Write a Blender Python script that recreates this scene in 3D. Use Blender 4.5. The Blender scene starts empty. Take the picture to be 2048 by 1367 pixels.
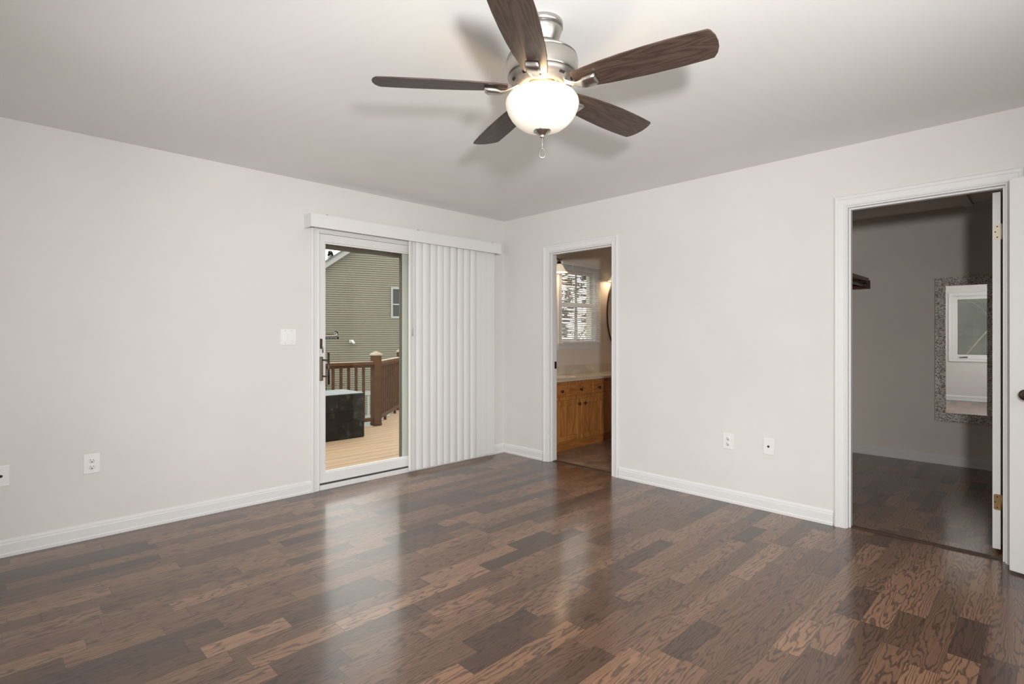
import bpy, bmesh, math, random
from mathutils import Vector, Matrix
S = bpy.context.scene
C = S.collection
R = math.radians

# ---------------------------------------------------------------- camera, sky, light
TH = R(45.45)
cam = bpy.data.cameras.new('camera'); co = bpy.data.objects.new('camera', cam); C.objects.link(co)
CAM = Vector((-3.917, -4.101, 1.225))
co.location = CAM
co.rotation_euler = (R(90), 0, TH - R(90))
cam.sensor_width = 36.0
cam.lens = 1069.0 / 2048 * 36.0
cam.shift_y = -11.5 / 2048
cam.clip_start = 0.02; cam.clip_end = 300
S.camera = co
S.view_settings.view_transform = 'Standard'
S.view_settings.look = 'None'
S.view_settings.gamma = 1.0
S.view_settings.exposure = -0.18
S.view_settings.use_curve_mapping = False

w = bpy.data.worlds.new('overcast_sky'); S.world = w; w.use_nodes = True
bg = w.node_tree.nodes['Background']
bg.inputs['Color'].default_value = (1.0, 0.985, 0.965, 1); bg.inputs['Strength'].default_value = 3.2

def lamp(kind, name, loc, energy, color=(1, 1, 1), size=0.1, size_y=None, look=None):
    l = bpy.data.lights.new(name, kind); l.energy = energy; l.color = color
    if kind == 'AREA':
        l.size = size
        if size_y: l.shape = 'RECTANGLE'; l.size_y = size_y
    else:
        l.shadow_soft_size = size
    o = bpy.data.objects.new(name, l); C.objects.link(o); o.location = loc
    if look: o.rotation_euler = (Vector(look) - Vector(loc)).to_track_quat('-Z', 'Y').to_euler()
    return o
# the photographer's flash, beside the camera
fl = lamp('SPOT', 'camera_flash', (-3.78, -4.40, 1.55), 400, (1, 0.99, 0.98), 0.07, look=(0.15, 0.0, 1.0))
fl.data.spot_size = R(124); fl.data.spot_blend = 1.0
# fill lamps added inside the unseen walls behind the camera, tinted like daylight
lamp('AREA', 'added_fill_south', (-2.5, -4.70, 1.45), 15, (0.95, 0.98, 1), 2.2, 1.4, (-2.4, 0, 1.5))

wl = lamp('AREA', 'added_fill_west', (-4.13, -2.00, 1.45), 8.5, (0.95, 0.98, 1), 1.5, 1.4, (0, -0.9, 1.5)); wl.data.spread = R(100)  # second added fill, narrowed to lift the far corner

# ---------------------------------------------------------------- materials
def mat(name, col, rough=0.5, metal=0.0, spec=0.5, coat=0.0, emit=None, estr=0.0):
    m = bpy.data.materials.new(name); m.use_nodes = True
    b = m.node_tree.nodes['Principled BSDF']
    b.inputs['Base Color'].default_value = (*col, 1)
    b.inputs['Roughness'].default_value = rough
    b.inputs['Metallic'].default_value = metal
    b.inputs['Specular IOR Level'].default_value = spec
    b.inputs['Coat Weight'].default_value = coat
    if emit:
        b.inputs['Emission Color'].default_value = (*emit, 1); b.inputs['Emission Strength'].default_value = estr
    return m
class N:
    """tiny node helper"""
    def __init__(s, m): s.t = m.node_tree; s.b = s.t.nodes['Principled BSDF']
    def n(s, typ, **kw):
        x = s.t.nodes.new(typ)
        for k, v in kw.items(): setattr(x, k, v)
        return x
    def l(s, a, b): s.t.links.new(a, b)
    def val(s, x, i):
        if isinstance(x, (int, float)): i.default_value = x
        else: s.l(x, i)
    def math(s, op, a, b=0.0, c=None):
        x = s.n('ShaderNodeMath', operation=op); s.val(a, x.inputs[0]); s.val(b, x.inputs[1])
        if c is not None: s.val(c, x.inputs[2])
        return x.outputs[0]
    def comb(s, x, y, z=0.0):
        c = s.n('ShaderNodeCombineXYZ'); s.val(x, c.inputs[0]); s.val(y, c.inputs[1]); s.val(z, c.inputs[2]); return c.outputs[0]
    def pos(s):
        g = s.n('ShaderNodeNewGeometry'); q = s.n('ShaderNodeSeparateXYZ'); s.l(g.outputs['Position'], q.inputs[0]); return q.outputs
    def obj(s):
        g = s.n('ShaderNodeTexCoord'); q = s.n('ShaderNodeSeparateXYZ'); s.l(g.outputs['Object'], q.inputs[0]); return q.outputs
    def white(s, vec):
        x = s.n('ShaderNodeTexWhiteNoise', noise_dimensions='3D'); s.l(vec, x.inputs['Vector']); return x.outputs
    def noise(s, vec, scale=1.0, detail=2.0, rough=0.5, dist=0.0):
        x = s.n('ShaderNodeTexNoise'); s.l(vec, x.inputs['Vector']); x.inputs['Scale'].default_value = scale
        x.inputs['Detail'].default_value = detail; x.inputs['Roughness'].default_value = rough; x.inputs['Distortion'].default_value = dist
        return x.outputs['Fac']
    def ramp(s, f, stops, interp='LINEAR'):
        x = s.n('ShaderNodeValToRGB'); s.l(f, x.inputs[0]); e = x.color_ramp.elements; x.color_ramp.interpolation = interp
        while len(e) > 1: e.remove(e[-1])
        e[0].position, e[0].color = stops[0][0], (*stops[0][1], 1)
        for p, c in stops[1:]:
            k = e.new(p); k.color = (*c, 1)
        return x.outputs[0]
    def mix(s, f, a, b, mode='MIX'):
        x = s.n('ShaderNodeMix', data_type='RGBA', blend_type=mode); s.val(f, x.inputs[0])
        for v, i in ((a, x.inputs[6]), (b, x.inputs[7])):
            if isinstance(v, tuple): i.default_value = (*v, 1)
            else: s.l(v, i)
        return x.outputs[2]
    def bump(s, h, strength=0.2, dist=0.01):
        x = s.n('ShaderNodeBump'); x.inputs['Strength'].default_value = strength; x.inputs['Distance'].default_value = dist
        s.l(h, x.inputs['Height']); s.l(x.outputs[0], s.b.inputs['Normal'])
    def base(s, c): s.l(c, s.b.inputs['Base Color'])

def paint(name, col, rough=0.75, var=0.03, bscale=220):
    m = mat(name, col, rough, spec=0.3); g = N(m)
    p = g.n('ShaderNodeNewGeometry').outputs['Position']
    f = g.noise(p, 1.3, 3)
    a = tuple(c * (1 - var) for c in col); b = tuple(min(1, c * (1 + var)) for c in col)
    g.base(g.ramp(f, [(0.3, a), (0.7, b)]))
    g.bump(g.noise(p, bscale, 2), 0.06, 0.002)
    return m
M = {}
M['wall'] = paint('greige_wall_paint', (0.75, 0.738, 0.714))
M['ceil'] = paint('flat_ceiling_paint', (0.86, 0.858, 0.852), 0.9, 0.02, 120)
M['bathwall'] = paint('beige_bathroom_paint', (0.82, 0.745, 0.675))
M['trim'] = mat('white_trim_paint', (0.79, 0.785, 0.785), 0.45, spec=0.35)
M['vinyl'] = mat('white_vinyl', (0.80, 0.795, 0.79), 0.4)
M['slat'] = mat('white_blind_vinyl', (0.80, 0.795, 0.785), 0.45)
M['plate'] = mat('white_plastic_plate', (0.86, 0.85, 0.84), 0.3)
M['dark'] = mat('dark_slot', (0.02, 0.018, 0.016), 0.6)
M['gasket'] = mat('dark_weather_seal', (0.05, 0.05, 0.05), 0.6)
M['nickel'] = mat('brushed_nickel', (0.50, 0.475, 0.445), 0.30, 1.0)
M['nickel_satin'] = mat('satin_nickel', (0.50, 0.475, 0.445), 0.45, 1.0)
M['bronze'] = mat('dark_bronze', (0.09, 0.065, 0.05), 0.35, 0.8)
M['bronze_light'] = mat('worn_bronze', (0.24, 0.19, 0.16), 0.4, 0.7)
M['strip'] = mat('dark_transition_strip', (0.055, 0.032, 0.022), 0.4)
M['brass'] = mat('aged_brass', (0.33, 0.22, 0.10), 0.35, 0.9)
M['hinge_paint'] = mat('paint_spattered_hinge', (0.62, 0.55, 0.44), 0.4, 0.2)
M['brown_ext'] = mat('brown_exterior_trim', (0.10, 0.085, 0.065), 0.6)
M['shaded_panel'] = mat('vinyl_greyed_for_shade', (0.66, 0.67, 0.64), 0.5)  # door vinyl toned grey: the panel's shade is put into its colour
M['grey_ext'] = mat('grey_exterior_trim', (0.36, 0.36, 0.33), 0.6)

def nickel_streak(m):
    g = N(m); o = g.obj()
    f = g.noise(g.comb(g.math('MULTIPLY', o[0], 30), g.math('MULTIPLY', o[1], 30), g.math('MULTIPLY', o[2], 900)), 1, 2)
    g.bump(f, 0.05, 0.001)
nickel_streak(M['nickel'])

def wood_floor():
    m = mat('walnut_strip_laminate', (0.1, 0.06, 0.04), 0.3, spec=0.3, coat=0.55)
    g = N(m); p = g.pos()
    PIT, L = 0.0985, 0.52
    v = g.math('DIVIDE', g.math('ADD', p[1], 4.005 + 20 * PIT), PIT)
    row = g.math('FLOOR', v)
    rw = g.white(g.comb(row, 3.7, 1.0))[0]
    u = g.math('DIVIDE', g.math('ADD', p[0], g.math('MULTIPLY', rw, 7.3)), L)
    u = g.math('ADD', u, g.math('MULTIPLY', g.math('SINE', g.math('ADD', g.math('MULTIPLY', u, 2.3), g.math('MULTIPLY', rw, 40))), 0.30))
    col = g.math('FLOOR', u)
    cw = g.white(g.comb(row, col, 0.5))
    c1 = cw[0]
    sep = g.n('ShaderNodeSeparateColor'); g.l(cw[1], sep.inputs[0]); c2, c3 = sep.outputs[0], sep.outputs[1]
    # growth-ring contours, its own piece of wood for every block
    gx = g.math('MULTIPLY', g.math('ADD', p[0], g.math('MULTIPLY', c2, 37)), 0.62)
    gy = g.math('ADD', g.math('MULTIPLY', p[1], 7.0), g.math('MULTIPLY', c3, 91))
    n1 = g.noise(g.comb(gx, gy), 1.25, 1.6, 0.45)
    rings = g.math('FRACT', g.math('MULTIPLY', g.math('ADD', n1, g.math('MULTIPLY', g.noise(g.comb(g.math('MULTIPLY', gx, 14), g.math('MULTIPLY', p[1], 45)), 1, 2), 0.09)), 25))
    tri = g.math('ABSOLUTE', g.math('SUBTRACT', g.math('MULTIPLY', rings, 2), 1))
    grain = g.ramp(tri, [(0.0, (0, 0, 0)), (0.18, (0.15, 0.15, 0.15)), (0.42, (0.9, 0.9, 0.9)), (1.0, (1, 1, 1))])
    fib = g.noise(g.comb(g.math('MULTIPLY', p[0], 9), g.math('MULTIPLY', p[1], 330), c1), 1, 3, 0.6)
    tone = g.ramp(c1, [(0.0, (0.080, 0.043, 0.029)), (0.2, (0.130, 0.067, 0.041)), (0.5, (0.192, 0.099, 0.058)), (0.8, (0.280, 0.146, 0.086)), (1.0, (0.345, 0.186, 0.112))])
    dk = g.mix(0.68, tone, (0.012, 0.006, 0.004))
    cc = g.mix(grain, dk, tone)
    cc = g.mix(g.math('MULTIPLY', fib, 0.55), cc, (0.02, 0.011, 0.008))
    fv = g.math('FRACT', v); fu = g.math('FRACT', u)
    ev = g.math('LESS_THAN', g.math('MINIMUM', fv, g.math('SUBTRACT', 1, fv)), 0.008)
    eu = g.math('LESS_THAN', g.math('MINIMUM', fu, g.math('SUBTRACT', 1, fu)), 0.003)
    cc = g.mix(g.math('MULTIPLY', g.math('MAXIMUM', ev, eu), 0.5), cc, (0.012, 0.007, 0.005))
    g.base(cc)
    g.b.inputs['Coat Roughness'].default_value = 0.15
    g.b.inputs['Coat IOR'].default_value = 1.55
    rr = g.math('ADD', g.math('MULTIPLY', fib, 0.14), 0.28); g.l(rr, g.b.inputs['Roughness'])
    g.bump(g.math('MULTIPLY', fib, tri), 0.03, 0.001)
    return m
M['floor'] = wood_floor()

def mottled0(name, c0, c1):
    m = mat(name, c0, 0.85, spec=0.2); g = N(m); p = g.n('ShaderNodeNewGeometry').outputs['Position']
    g.base(g.ramp(g.noise(p, 9.0, 4), [(0.3, c0), (0.7, c1)])); return m
def wood(name, c0, c1, sx=1, sy=1, sz=1, rough=0.4, coat=0.0, rings=9):
    m = mat(name, c0, rough, coat=coat); g = N(m); o = g.obj()
    v = g.comb(g.math('MULTIPLY', o[0], sx), g.math('MULTIPLY', o[1], sy), g.math('MULTIPLY', o[2], sz))
    n1 = g.noise(v, 1.0, 2.5, 0.5, 0.3)
    t = g.math('ABSOLUTE', g.math('SUBTRACT', g.math('MULTIPLY', g.math('FRACT', g.math('MULTIPLY', n1, rings)), 2), 1))
    v2 = g.comb(g.math('MULTIPLY', o[0], sx * 9), g.math('MULTIPLY', o[1], sy * 9), g.math('MULTIPLY', o[2], sz * 9))
    f = g.noise(v2, 1.0, 3)
    k = g.math('ADD', g.math('MULTIPLY', t, 0.6), g.math('MULTIPLY', f, 0.5))
    g.base(g.ramp(k, [(0.15, c0), (0.8, c1)]))
    return m
M['oak'] = wood('honey_oak', (0.34, 0.125, 0.030), (0.54, 0.235, 0.068), 14, 14, 1.6, 0.35, 0.15, 5)
M['oak_x'] = wood('honey_oak_horizontal', (0.32, 0.11, 0.026), (0.50, 0.205, 0.058), 1.8, 12, 14, 0.35, 0.15, 5)
M['shelf_wood'] = wood('stained_shelf_wood', (0.05, 0.018, 0.010), (0.15, 0.06, 0.03), 2, 12, 12, 0.35)
M['deck'] = wood('composite_deck_tan', (0.29, 0.195, 0.115), (0.36, 0.25, 0.155), 0.8, 14, 14, 0.7, rings=4)
M['rail'] = wood('composite_rail_brown', (0.070, 0.031, 0.0125), (0.095, 0.046, 0.020), 6, 6, 6, 0.85, rings=3)
M['rail'].node_tree.nodes['Principled BSDF'].inputs['Specular IOR Level'].default_value = 0.15
M['frost'] = mottled0('frosted_tan', (0.30, 0.24, 0.18), (0.36, 0.30, 0.24))

def blade_mat():
    m = mat('walnut_fan_blade', (0.12, 0.08, 0.06), 0.42, spec=0.4); g = N(m); o = g.obj()
    v = g.comb(g.math('MULTIPLY', o[0], 2.2), g.math('MULTIPLY', o[1], 16), 0.0)
    n1 = g.noise(v, 1.0, 2.0, 0.5, 0.4)
    t = g.math('ABSOLUTE', g.math('SUBTRACT', g.math('MULTIPLY', g.math('FRACT', g.math('MULTIPLY', n1, 9)), 2), 1))
    f = g.noise(g.comb(g.math('MULTIPLY', o[0], 14), g.math('MULTIPLY', o[1], 260), 0.0), 1, 3)
    k = g.math('ADD', g.math('MULTIPLY', t, 0.45), g.math('MULTIPLY', f, 0.65))
    g.base(g.ramp(k, [(0.2, (0.036, 0.022, 0.017)), (0.85, (0.092, 0.060, 0.046))]))
    return m
M['blade'] = blade_mat()

def mottled(name, stops, scale, rough=0.4, dist=1.0, bump=0.0, detail=6):
    m = mat(name, stops[0][1], rough); g = N(m)
    p = g.n('ShaderNodeNewGeometry').outputs['Position']
    f = g.noise(p, scale, detail, 0.6, dist); g.base(g.ramp(f, stops))
    if bump: g.bump(g.noise(p, scale * 20, 3), bump, 0.01)
    return m
M['marble'] = mottled('cultured_marble', [(0.3, (0.64, 0.54, 0.43)), (0.55, (0.74, 0.65, 0.53)), (0.72, (0.84, 0.77, 0.66))], 2.2, 0.15, 2.5)
M['bathfloor'] = mottled('stone_look_vinyl', [(0.25, (0.11, 0.070, 0.048)), (0.5, (0.26, 0.175, 0.125)), (0.75, (0.42, 0.30, 0.22))], 5.0, 0.3, 1.5)
M['tub'] = mottled('dark_resin_frosted', [(0.45, (0.013, 0.0115, 0.009)), (0.58, (0.020, 0.018, 0.014)), (0.68, (0.055, 0.052, 0.045))], 11, 0.85, 0.5, 0.3)
M['tub'].node_tree.nodes['Principled BSDF'].inputs['Specular IOR Level'].default_value = 0.15
M['snow'] = mottled('frost_dusting', [(0.3, (0.19, 0.21, 0.21)), (0.7, (0.26, 0.28, 0.28))], 14, 0.8, 0.5, 0.3)
M['ground'] = mottled('winter_lawn', [(0.3, (0.10, 0.10, 0.06)), (0.7, (0.22, 0.22, 0.18))], 1.5, 0.9)
M['siding'] = mottled('sage_vinyl_siding', [(0.3, (0.192, 0.180, 0.134)), (0.7, (0.208, 0.195, 0.146))], 0.5, 0.55)
M['ext_white'] = mat('white_exterior_trim', (0.30, 0.31, 0.30), 0.5)
M['shingle'] = mottled('grey_shingle', [(0.3, (0.10, 0.105, 0.11)), (0.7, (0.18, 0.185, 0.19))], 8, 0.9)
M['needle'] = mottled('evergreen_needles', [(0.3, (0.018, 0.028, 0.014)), (0.7, (0.06, 0.075, 0.04))], 3, 0.8)
M['bark'] = mottled('pale_bark', [(0.3, (0.14, 0.125, 0.10)), (0.7, (0.30, 0.28, 0.24))], 12, 0.9)
M['dark_pane'] = mat('dark_window_pane', (0.03, 0.035, 0.032), 0.25, spec=0.35)

def glass():
    m = bpy.data.materials.new('clear_window_glass'); m.use_nodes = True; t = m.node_tree
    for n in list(t.nodes): t.nodes.remove(n)
    o = t.nodes.new('ShaderNodeOutputMaterial'); mx = t.nodes.new('ShaderNodeMixShader')
    tr = t.nodes.new('ShaderNodeBsdfTransparent'); gl = t.nodes.new('ShaderNodeBsdfGlossy'); gl.inputs['Roughness'].default_value = 0.02
    tr.inputs['Color'].default_value = (0.96, 0.97, 0.95, 1)
    lw = t.nodes.new('ShaderNodeLayerWeight'); lw.inputs['Blend'].default_value = 0.5
    pw = t.nodes.new('ShaderNodeMath'); pw.operation = 'POWER'; pw.inputs[1].default_value = 4.0
    ma = t.nodes.new('ShaderNodeMath'); ma.operation = 'MULTIPLY_ADD'; ma.inputs[1].default_value = 0.5; ma.inputs[2].default_value = 0.02
    t.links.new(lw.outputs['Facing'], pw.inputs[0]); t.links.new(pw.outputs[0], ma.inputs[0]); t.links.new(ma.outputs[0], mx.inputs[0]); t.links.new(tr.outputs[0], mx.inputs[1]); t.links.new(gl.outputs[0], mx.inputs[2]); t.links.new(mx.outputs[0], o.inputs[0])
    return m
M['glass'] = glass()
M['mirror'] = mat('silvered_mirror', (0.88, 0.88, 0.87), 0.01, 1.0)

def mosaic():
    m = mat('hammered_mosaic', (0.5, 0.45, 0.4), 0.34, 0.25); g = N(m); o = g.obj()
    vx = g.n('ShaderNodeTexVoronoi'); vx.inputs['Scale'].default_value = 120
    g.l(g.comb(g.math('MULTIPLY', o[1], 1.0), g.math('MULTIPLY', o[2], 1.25), 0.0), vx.inputs['Vector'])
    sep = g.n('ShaderNodeSeparateColor'); g.l(vx.outputs['Color'], sep.inputs[0])
    g.base(g.ramp(sep.outputs[0], [(0.0, (0.22, 0.17, 0.13)), (0.35, (0.60, 0.52, 0.45)), (0.7, (1.0, 0.95, 0.88)), (1.0, (1.0, 1.0, 0.98))]))
    h = g.math('ADD', g.math('MULTIPLY', vx.outputs['Distance'], -1.0), g.math('MULTIPLY', sep.outputs[1], 0.5))
    g.bump(h, 0.7, 0.005)
    return m
M['mosaic'] = mosaic()
M['bowl'] = mat('frosted_lit_bowl', (0.80, 0.74, 0.66), 0.35, emit=(1.0, 0.90, 0.76), estr=0.34)
M['shade'] = mat('frosted_lit_shade', (0.80, 0.72, 0.60), 0.4, emit=(1.0, 0.84, 0.60), estr=0.55)
M['lens'] = mat('bulb_glow', (1, 0.9, 0.75), 0.4, emit=(1.0, 0.86, 0.64), estr=1.6)

# ---------------------------------------------------------------- mesh helpers
class MB:
    def __init__(s): s.v = []; s.f = []; s.smooth = []
    def add(s, vs, fs, smooth=False):
        b = len(s.v); s.v += [Vector(p) for p in vs]
        for f in fs: s.f.append([b + i for i in f]); s.smooth.append(smooth)
        return s
    def box(s, x0, x1, y0, y1, z0, z1):
        return s.add([(x0, y0, z0), (x1, y0, z0), (x1, y1, z0), (x0, y1, z0), (x0, y0, z1), (x1, y0, z1), (x1, y1, z1), (x0, y1, z1)],
                     [(0, 3, 2, 1), (4, 5, 6, 7), (0, 1, 5, 4), (1, 2, 6, 5), (2, 3, 7, 6), (3, 0, 4, 7)])
    def prism(s, pts, a, b):
        """polygon pts (3D), extruded by vector from offset a to offset b"""
        n = len(pts); a = Vector(a); b = Vector(b)
        vs = [Vector(p) + a for p in pts] + [Vector(p) + b for p in pts]
        return s.add(vs, [tuple(range(n))[::-1], tuple(range(n, 2 * n))] + [(i, (i + 1) % n, n + (i + 1) % n, n + i) for i in range(n)])
    def lathe(s, prof, c, n=40, axis=(0, 0, 1), smooth=True, a0=0, a1=360):
        q = Vector((0, 0, 1)).rotation_difference(Vector(axis).normalized()); c = Vector(c)
        k = len(prof); vs = []; fs = []
        full = abs(a1 - a0) >= 360
        m = n if full else n + 1
        for i in range(m):
            t = R(a0 + (a1 - a0) * i / n)
            for r, z in prof: vs.append(c + q @ Vector((r * math.cos(t), r * math.sin(t), z)))
        for i in range(n):
            j = (i + 1) % m
            for a in range(k - 1):
                fs.append((i * k + a, j * k + a, j * k + a + 1, i * k + a + 1))
        return s.add(vs, fs, smooth)
    def tube(s, pts, r, n=8, smooth=True):
        pts = [Vector(p) for p in pts]; vs = []; fs = []
        rs = r if isinstance(r, (list, tuple)) else [r] * len(pts)
        prev = None
        for i, p in enumerate(pts):
            d = (pts[min(i + 1, len(pts) - 1)] - pts[max(i - 1, 0)]).normalized()
            if prev is None:
                u = d.orthogonal().normalized()
            else:
                u = (prev - d * prev.dot(d)).normalized()
            prev = u; wv = d.cross(u)
            for k in range(n):
                t = 2 * math.pi * k / n; vs.append(p + (u * math.cos(t) + wv * math.sin(t)) * rs[i])
        for i in range(len(pts) - 1):
            for k in range(n):
                fs.append((i * n + k, i * n + (k + 1) % n, (i + 1) * n + (k + 1) % n, (i + 1) * n + k))
        fs.append(tuple(range(n))[::-1]); fs.append(tuple((len(pts) - 1) * n + k for k in range(n)))
        return s.add(vs, fs, smooth)
    def loft(s, rings, smooth=False, cap=True):
        n = len(rings[0]); vs = [p for r in rings for p in r]; fs = []
        for i in range(len(rings) - 1):
            for k in range(n):
                fs.append((i * n + k, i * n + (k + 1) % n, (i + 1) * n + (k + 1) % n, (i + 1) * n + k))
        if cap: fs.append(tuple(range(n))[::-1]); fs.append(tuple((len(rings) - 1) * n + k for k in range(n)))
        return s.add(vs, fs, smooth)
    def build(s, name, m, parent=None, bevel=0.0, seg=2, kind=None, label=None, local=False):
        off = Vector((0, 0, 0))
        if parent is not None and not local: off = world_loc(parent)
        own = None
        me = bpy.data.meshes.new(name)
        me.from_pydata([p - off for p in s.v], [], s.f)
        for p, sm in zip(me.polygons, s.smooth): p.use_smooth = sm
        bm = bmesh.new(); bm.from_mesh(me); bmesh.ops.recalc_face_normals(bm, faces=bm.faces); bm.to_mesh(me); bm.free()
        me.materials.append(m)
        o = bpy.data.objects.new(name, me); C.objects.link(o)
        if parent is not None: o.parent = parent
        if bevel:
            b = o.modifiers.new('bevel', 'BEVEL'); b.width = bevel; b.segments = seg; b.limit_method = 'ANGLE'; b.angle_limit = R(40)
        if kind: o['kind'] = kind
        if label: o['label'] = label
        return o
def world_loc(o):
    p = Vector(o.location)
    while o.parent: o = o.parent; p += Vector(o.location)
    return p
def thing(name, label, cat, loc, group=None, kind=None, rot=None):
    o = bpy.data.objects.new(name, None); C.objects.link(o); o.location = loc; o.empty_display_size = 0.1
    if rot: o.rotation_euler = rot
    if label: o['label'] = label
    if cat: o['category'] = cat
    if group: o['group'] = group
    if kind: o['kind'] = kind
    return o
def tag(o, label, cat, group=None):
    o['label'] = label; o['category'] = cat
    if group: o['group'] = group
    return o
def copy_tree(o, parent=None):
    c = o.copy(); C.objects.link(c); c.parent = parent
    for ch in [k for k in bpy.data.objects if k.parent == o]: copy_tree(ch, c)
    return c

# ---------------------------------------------------------------- room shell
H = 2.44
WX, SY = -4.2, -4.78            # west and south walls, behind the camera
def wall_x(name, y0, y1, x0, x1, m, holes, z1=H + 0.1):
    """wall running along x between x0,x1 with holes (xa,xb,za,zb) at thickness y0..y1"""
    b = MB(); xs = x0
    for xa, xb, za, zb in sorted(holes):
        b.box(xs, xa, y0, y1, -0.12, z1)
        b.box(xa, xb, y0, y1, zb, z1)
        if za > -0.11: b.box(xa, xb, y0, y1, -0.12, za)
        xs = xb
    b.box(xs, x1, y0, y1, -0.12, z1)
    return b.build(name, m, kind='structure')
def wall_y(name, x0, x1, y0, y1, m, holes, z1=H + 0.1):
    b = MB(); ys = y0
    for ya, yb, za, zb in sorted(holes):
        b.box(x0, x1, ys, ya, -0.12, z1)
        b.box(x0, x1, ya, yb, zb, z1)
        if za > -0.11: b.box(x0, x1, ya, yb, -0.12, za)
        ys = yb
    b.box(x0, x1, ys, y1, -0.12, z1)
    return b.build(name, m, kind='structure')
WT = 0.11
wall_x('wall_left', 0.0, 0.16, WX - 0.15, WT, M['wall'], [(-2.04, -0.24, -0.12, 2.06)])
# right wall: room side, bathroom opening and closet opening
BY0, BY1, BH = -1.380, -0.628, 2.045
KY0, KY1, KH = -3.925, -3.162, 2.055
wall_y('wall_right', 0.0, WT, SY - 0.15, 0.0, M['wall'], [(BY0, BY1, -0.12, BH), (KY0, KY1, -0.12, KH)])
wall_y('wall_west', WX - 0.15, WX, SY - 0.15, 0.0, M['wall'], [(-4.06, -3.24, 0.80, 2.00), (-2.75, -1.25, 0.75, 2.15)])
wall_x('wall_south', SY - 0.15, SY, WX, 0.0, M['wall'], [(-3.6, -1.4, 0.75, 2.15)])
MB().box(WX - 0.15, 0.055, SY - 0.15, 0.16, -0.12, 0.0).build('floor', M['floor'], kind='structure')
MB().box(WX - 0.15, WT, SY - 0.15, 0.16, H, H + 0.1).build('ceiling', M['ceil'], kind='structure')
# bathroom
BB = 0.08
MB().box(0.055, 3.3, -2.30, BB + 0.16, -0.12, 0.0).build('floor_bathroom', M['bathfloor'], kind='structure')
MB().box(WT, 3.3, -2.30, BB + 0.16, H, H + 0.1).build('ceiling_bathroom', M['ceil'], kind='structure')
wall_x('wall_bathroom_back', BB, BB + 0.16, WT, 3.3, M['bathwall'], [(1.03, 1.73, 1.15, 2.06)])
wall_y('wall_bathroom_right', 3.2, 3.3, -2.30, BB, M['bathwall'], [])
MB().box(WT, 3.3, -2.30, -2.20, -0.12, H).build('wall_bathroom_front', M['bathwall'], kind='structure')
# closet
KX = 2.62
MB().box(0.055, KX + 0.1, SY - 0.15, -2.30, -0.12, 0.0).build('floor_closet', M['floor'], kind='structure')
MB().box(WT, KX + 0.1, SY - 0.15, -2.30, H, H + 0.1).build('ceiling_closet', M['bathwall'], kind='structure')
wall_y('wall_closet_back', KX, KX + 0.1, SY - 0.15, -2.30, M['bathwall'], [])
MB().box(WT, KX, -2.50 + 0.06, -2.30, 0, H).build('wall_closet_left', M['bathwall'], kind='structure')
MB().box(WT, KX, SY - 0.15, SY, -0.12, H).build('wall_closet_right', M['bathwall'], kind='structure')

# baseboards
BP = [(0, 0), (0.017, 0), (0.017, 0.016), (0.0125, 0.022), (0.0125, 0.068), (0.010, 0.074), (0.0095, 0.083), (0.005, 0.092), (0, 0.095)]
def base_x(name, y, sgn, x0, x1):
    MB().prism([(x0, y + sgn * d, z) for d, z in BP], (0, 0, 0), (x1 - x0, 0, 0)).build(name, M['trim'], kind='structure')
def base_y(name, x, sgn, y0, y1):
    MB().prism([(x + sgn * d, y0, z) for d, z in BP], (0, 0, 0), (0, y1 - y0, 0)).build(name, M['trim'], kind='structure')
base_x('baseboard_left', 0, -1, WX, -2.098)
base_x('baseboard_left_corner', 0, -1, -0.178, -0.0)
base_y('baseboard_right_corner', 0, -1, -0.560, -0.017)
base_y('baseboard_right', 0, -1, -3.094, -1.448)
base_y('baseboard_right_end', 0, -1, SY, -3.995)
base_y('baseboard_west', WX, 1, SY, -0.017)
base_x('baseboard_south', SY, 1, WX + 0.017, -0.02)
base_y('baseboard_closet', KX, -1, SY, -2.44)

# casings: profile (outward offset o, projection d), swept round three sides
CP = [(0, 0), (0, 0.010), (0.006, 0.012), (0.012, 0.0095), (0.040, 0.013), (0.046, 0.017), (0.056, 0.019), (0.062, 0.017), (0.066, 0.012), (0.066, 0)]
def casing(name, f, a0, a1, top, prof=CP, bottom=None):
    """f(a, z, d) -> 3D"""
    b = MB(); n = len(prof)
    rings = [[f(a0 - o, 0.0 if bottom is None else bottom - o, d) for o, d in prof], [f(a0 - o, top + o, d) for o, d in prof],
             [f(a1 + o, top + o, d) for o, d in prof], [f(a1 + o, 0.0 if bottom is None else bottom - o, d) for o, d in prof]]
    if bottom is not None: rings.append(rings[0])
    b.loft(rings, cap=bottom is None)
    return b.build(name, M['trim'], kind='structure')
casing('trim_1', lambda a, z, d: (-d, a, z), BY0 + 0.004, BY1 - 0.004, BH - 0.002)
casing('trim_2', lambda a, z, d: (-d, a, z), KY0 + 0.004, KY1 - 0.004, KH - 0.002)
casing('trim_3', lambda a, z, d: (a, -d, z), -2.034, -0.246, 2.052)
# jambs with stops
def jamb(name, y0, y1, top, stop_x):
    b = MB(); t = 0.012
    b.box(-0.001, WT + 0.001, y0, y0 + t, 0, top); b.box(-0.001, WT + 0.001, y1 - t, y1, 0, top); b.box(-0.001, WT + 0.001, y0 + t, y1 - t, top - t, top)
    s0, s1 = stop_x
    b.box(s0, s1, y0 + t, y0 + t + 0.011, 0, top - t - 0.011); b.box(s0, s1, y1 - t - 0.011, y1 - t, 0, top - t - 0.011); b.box(s0, s1, y0 + t, y1 - t, top - t - 0.011, top - t)
    return b.build(name, M['trim'], bevel=0.0015, kind='structure')
jb = jamb('trim_4', BY0, BY1, BH, (0.03, 0.065))
jk = jamb('trim_5', KY0, KY1, KH, (0.025, 0.062))
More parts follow.
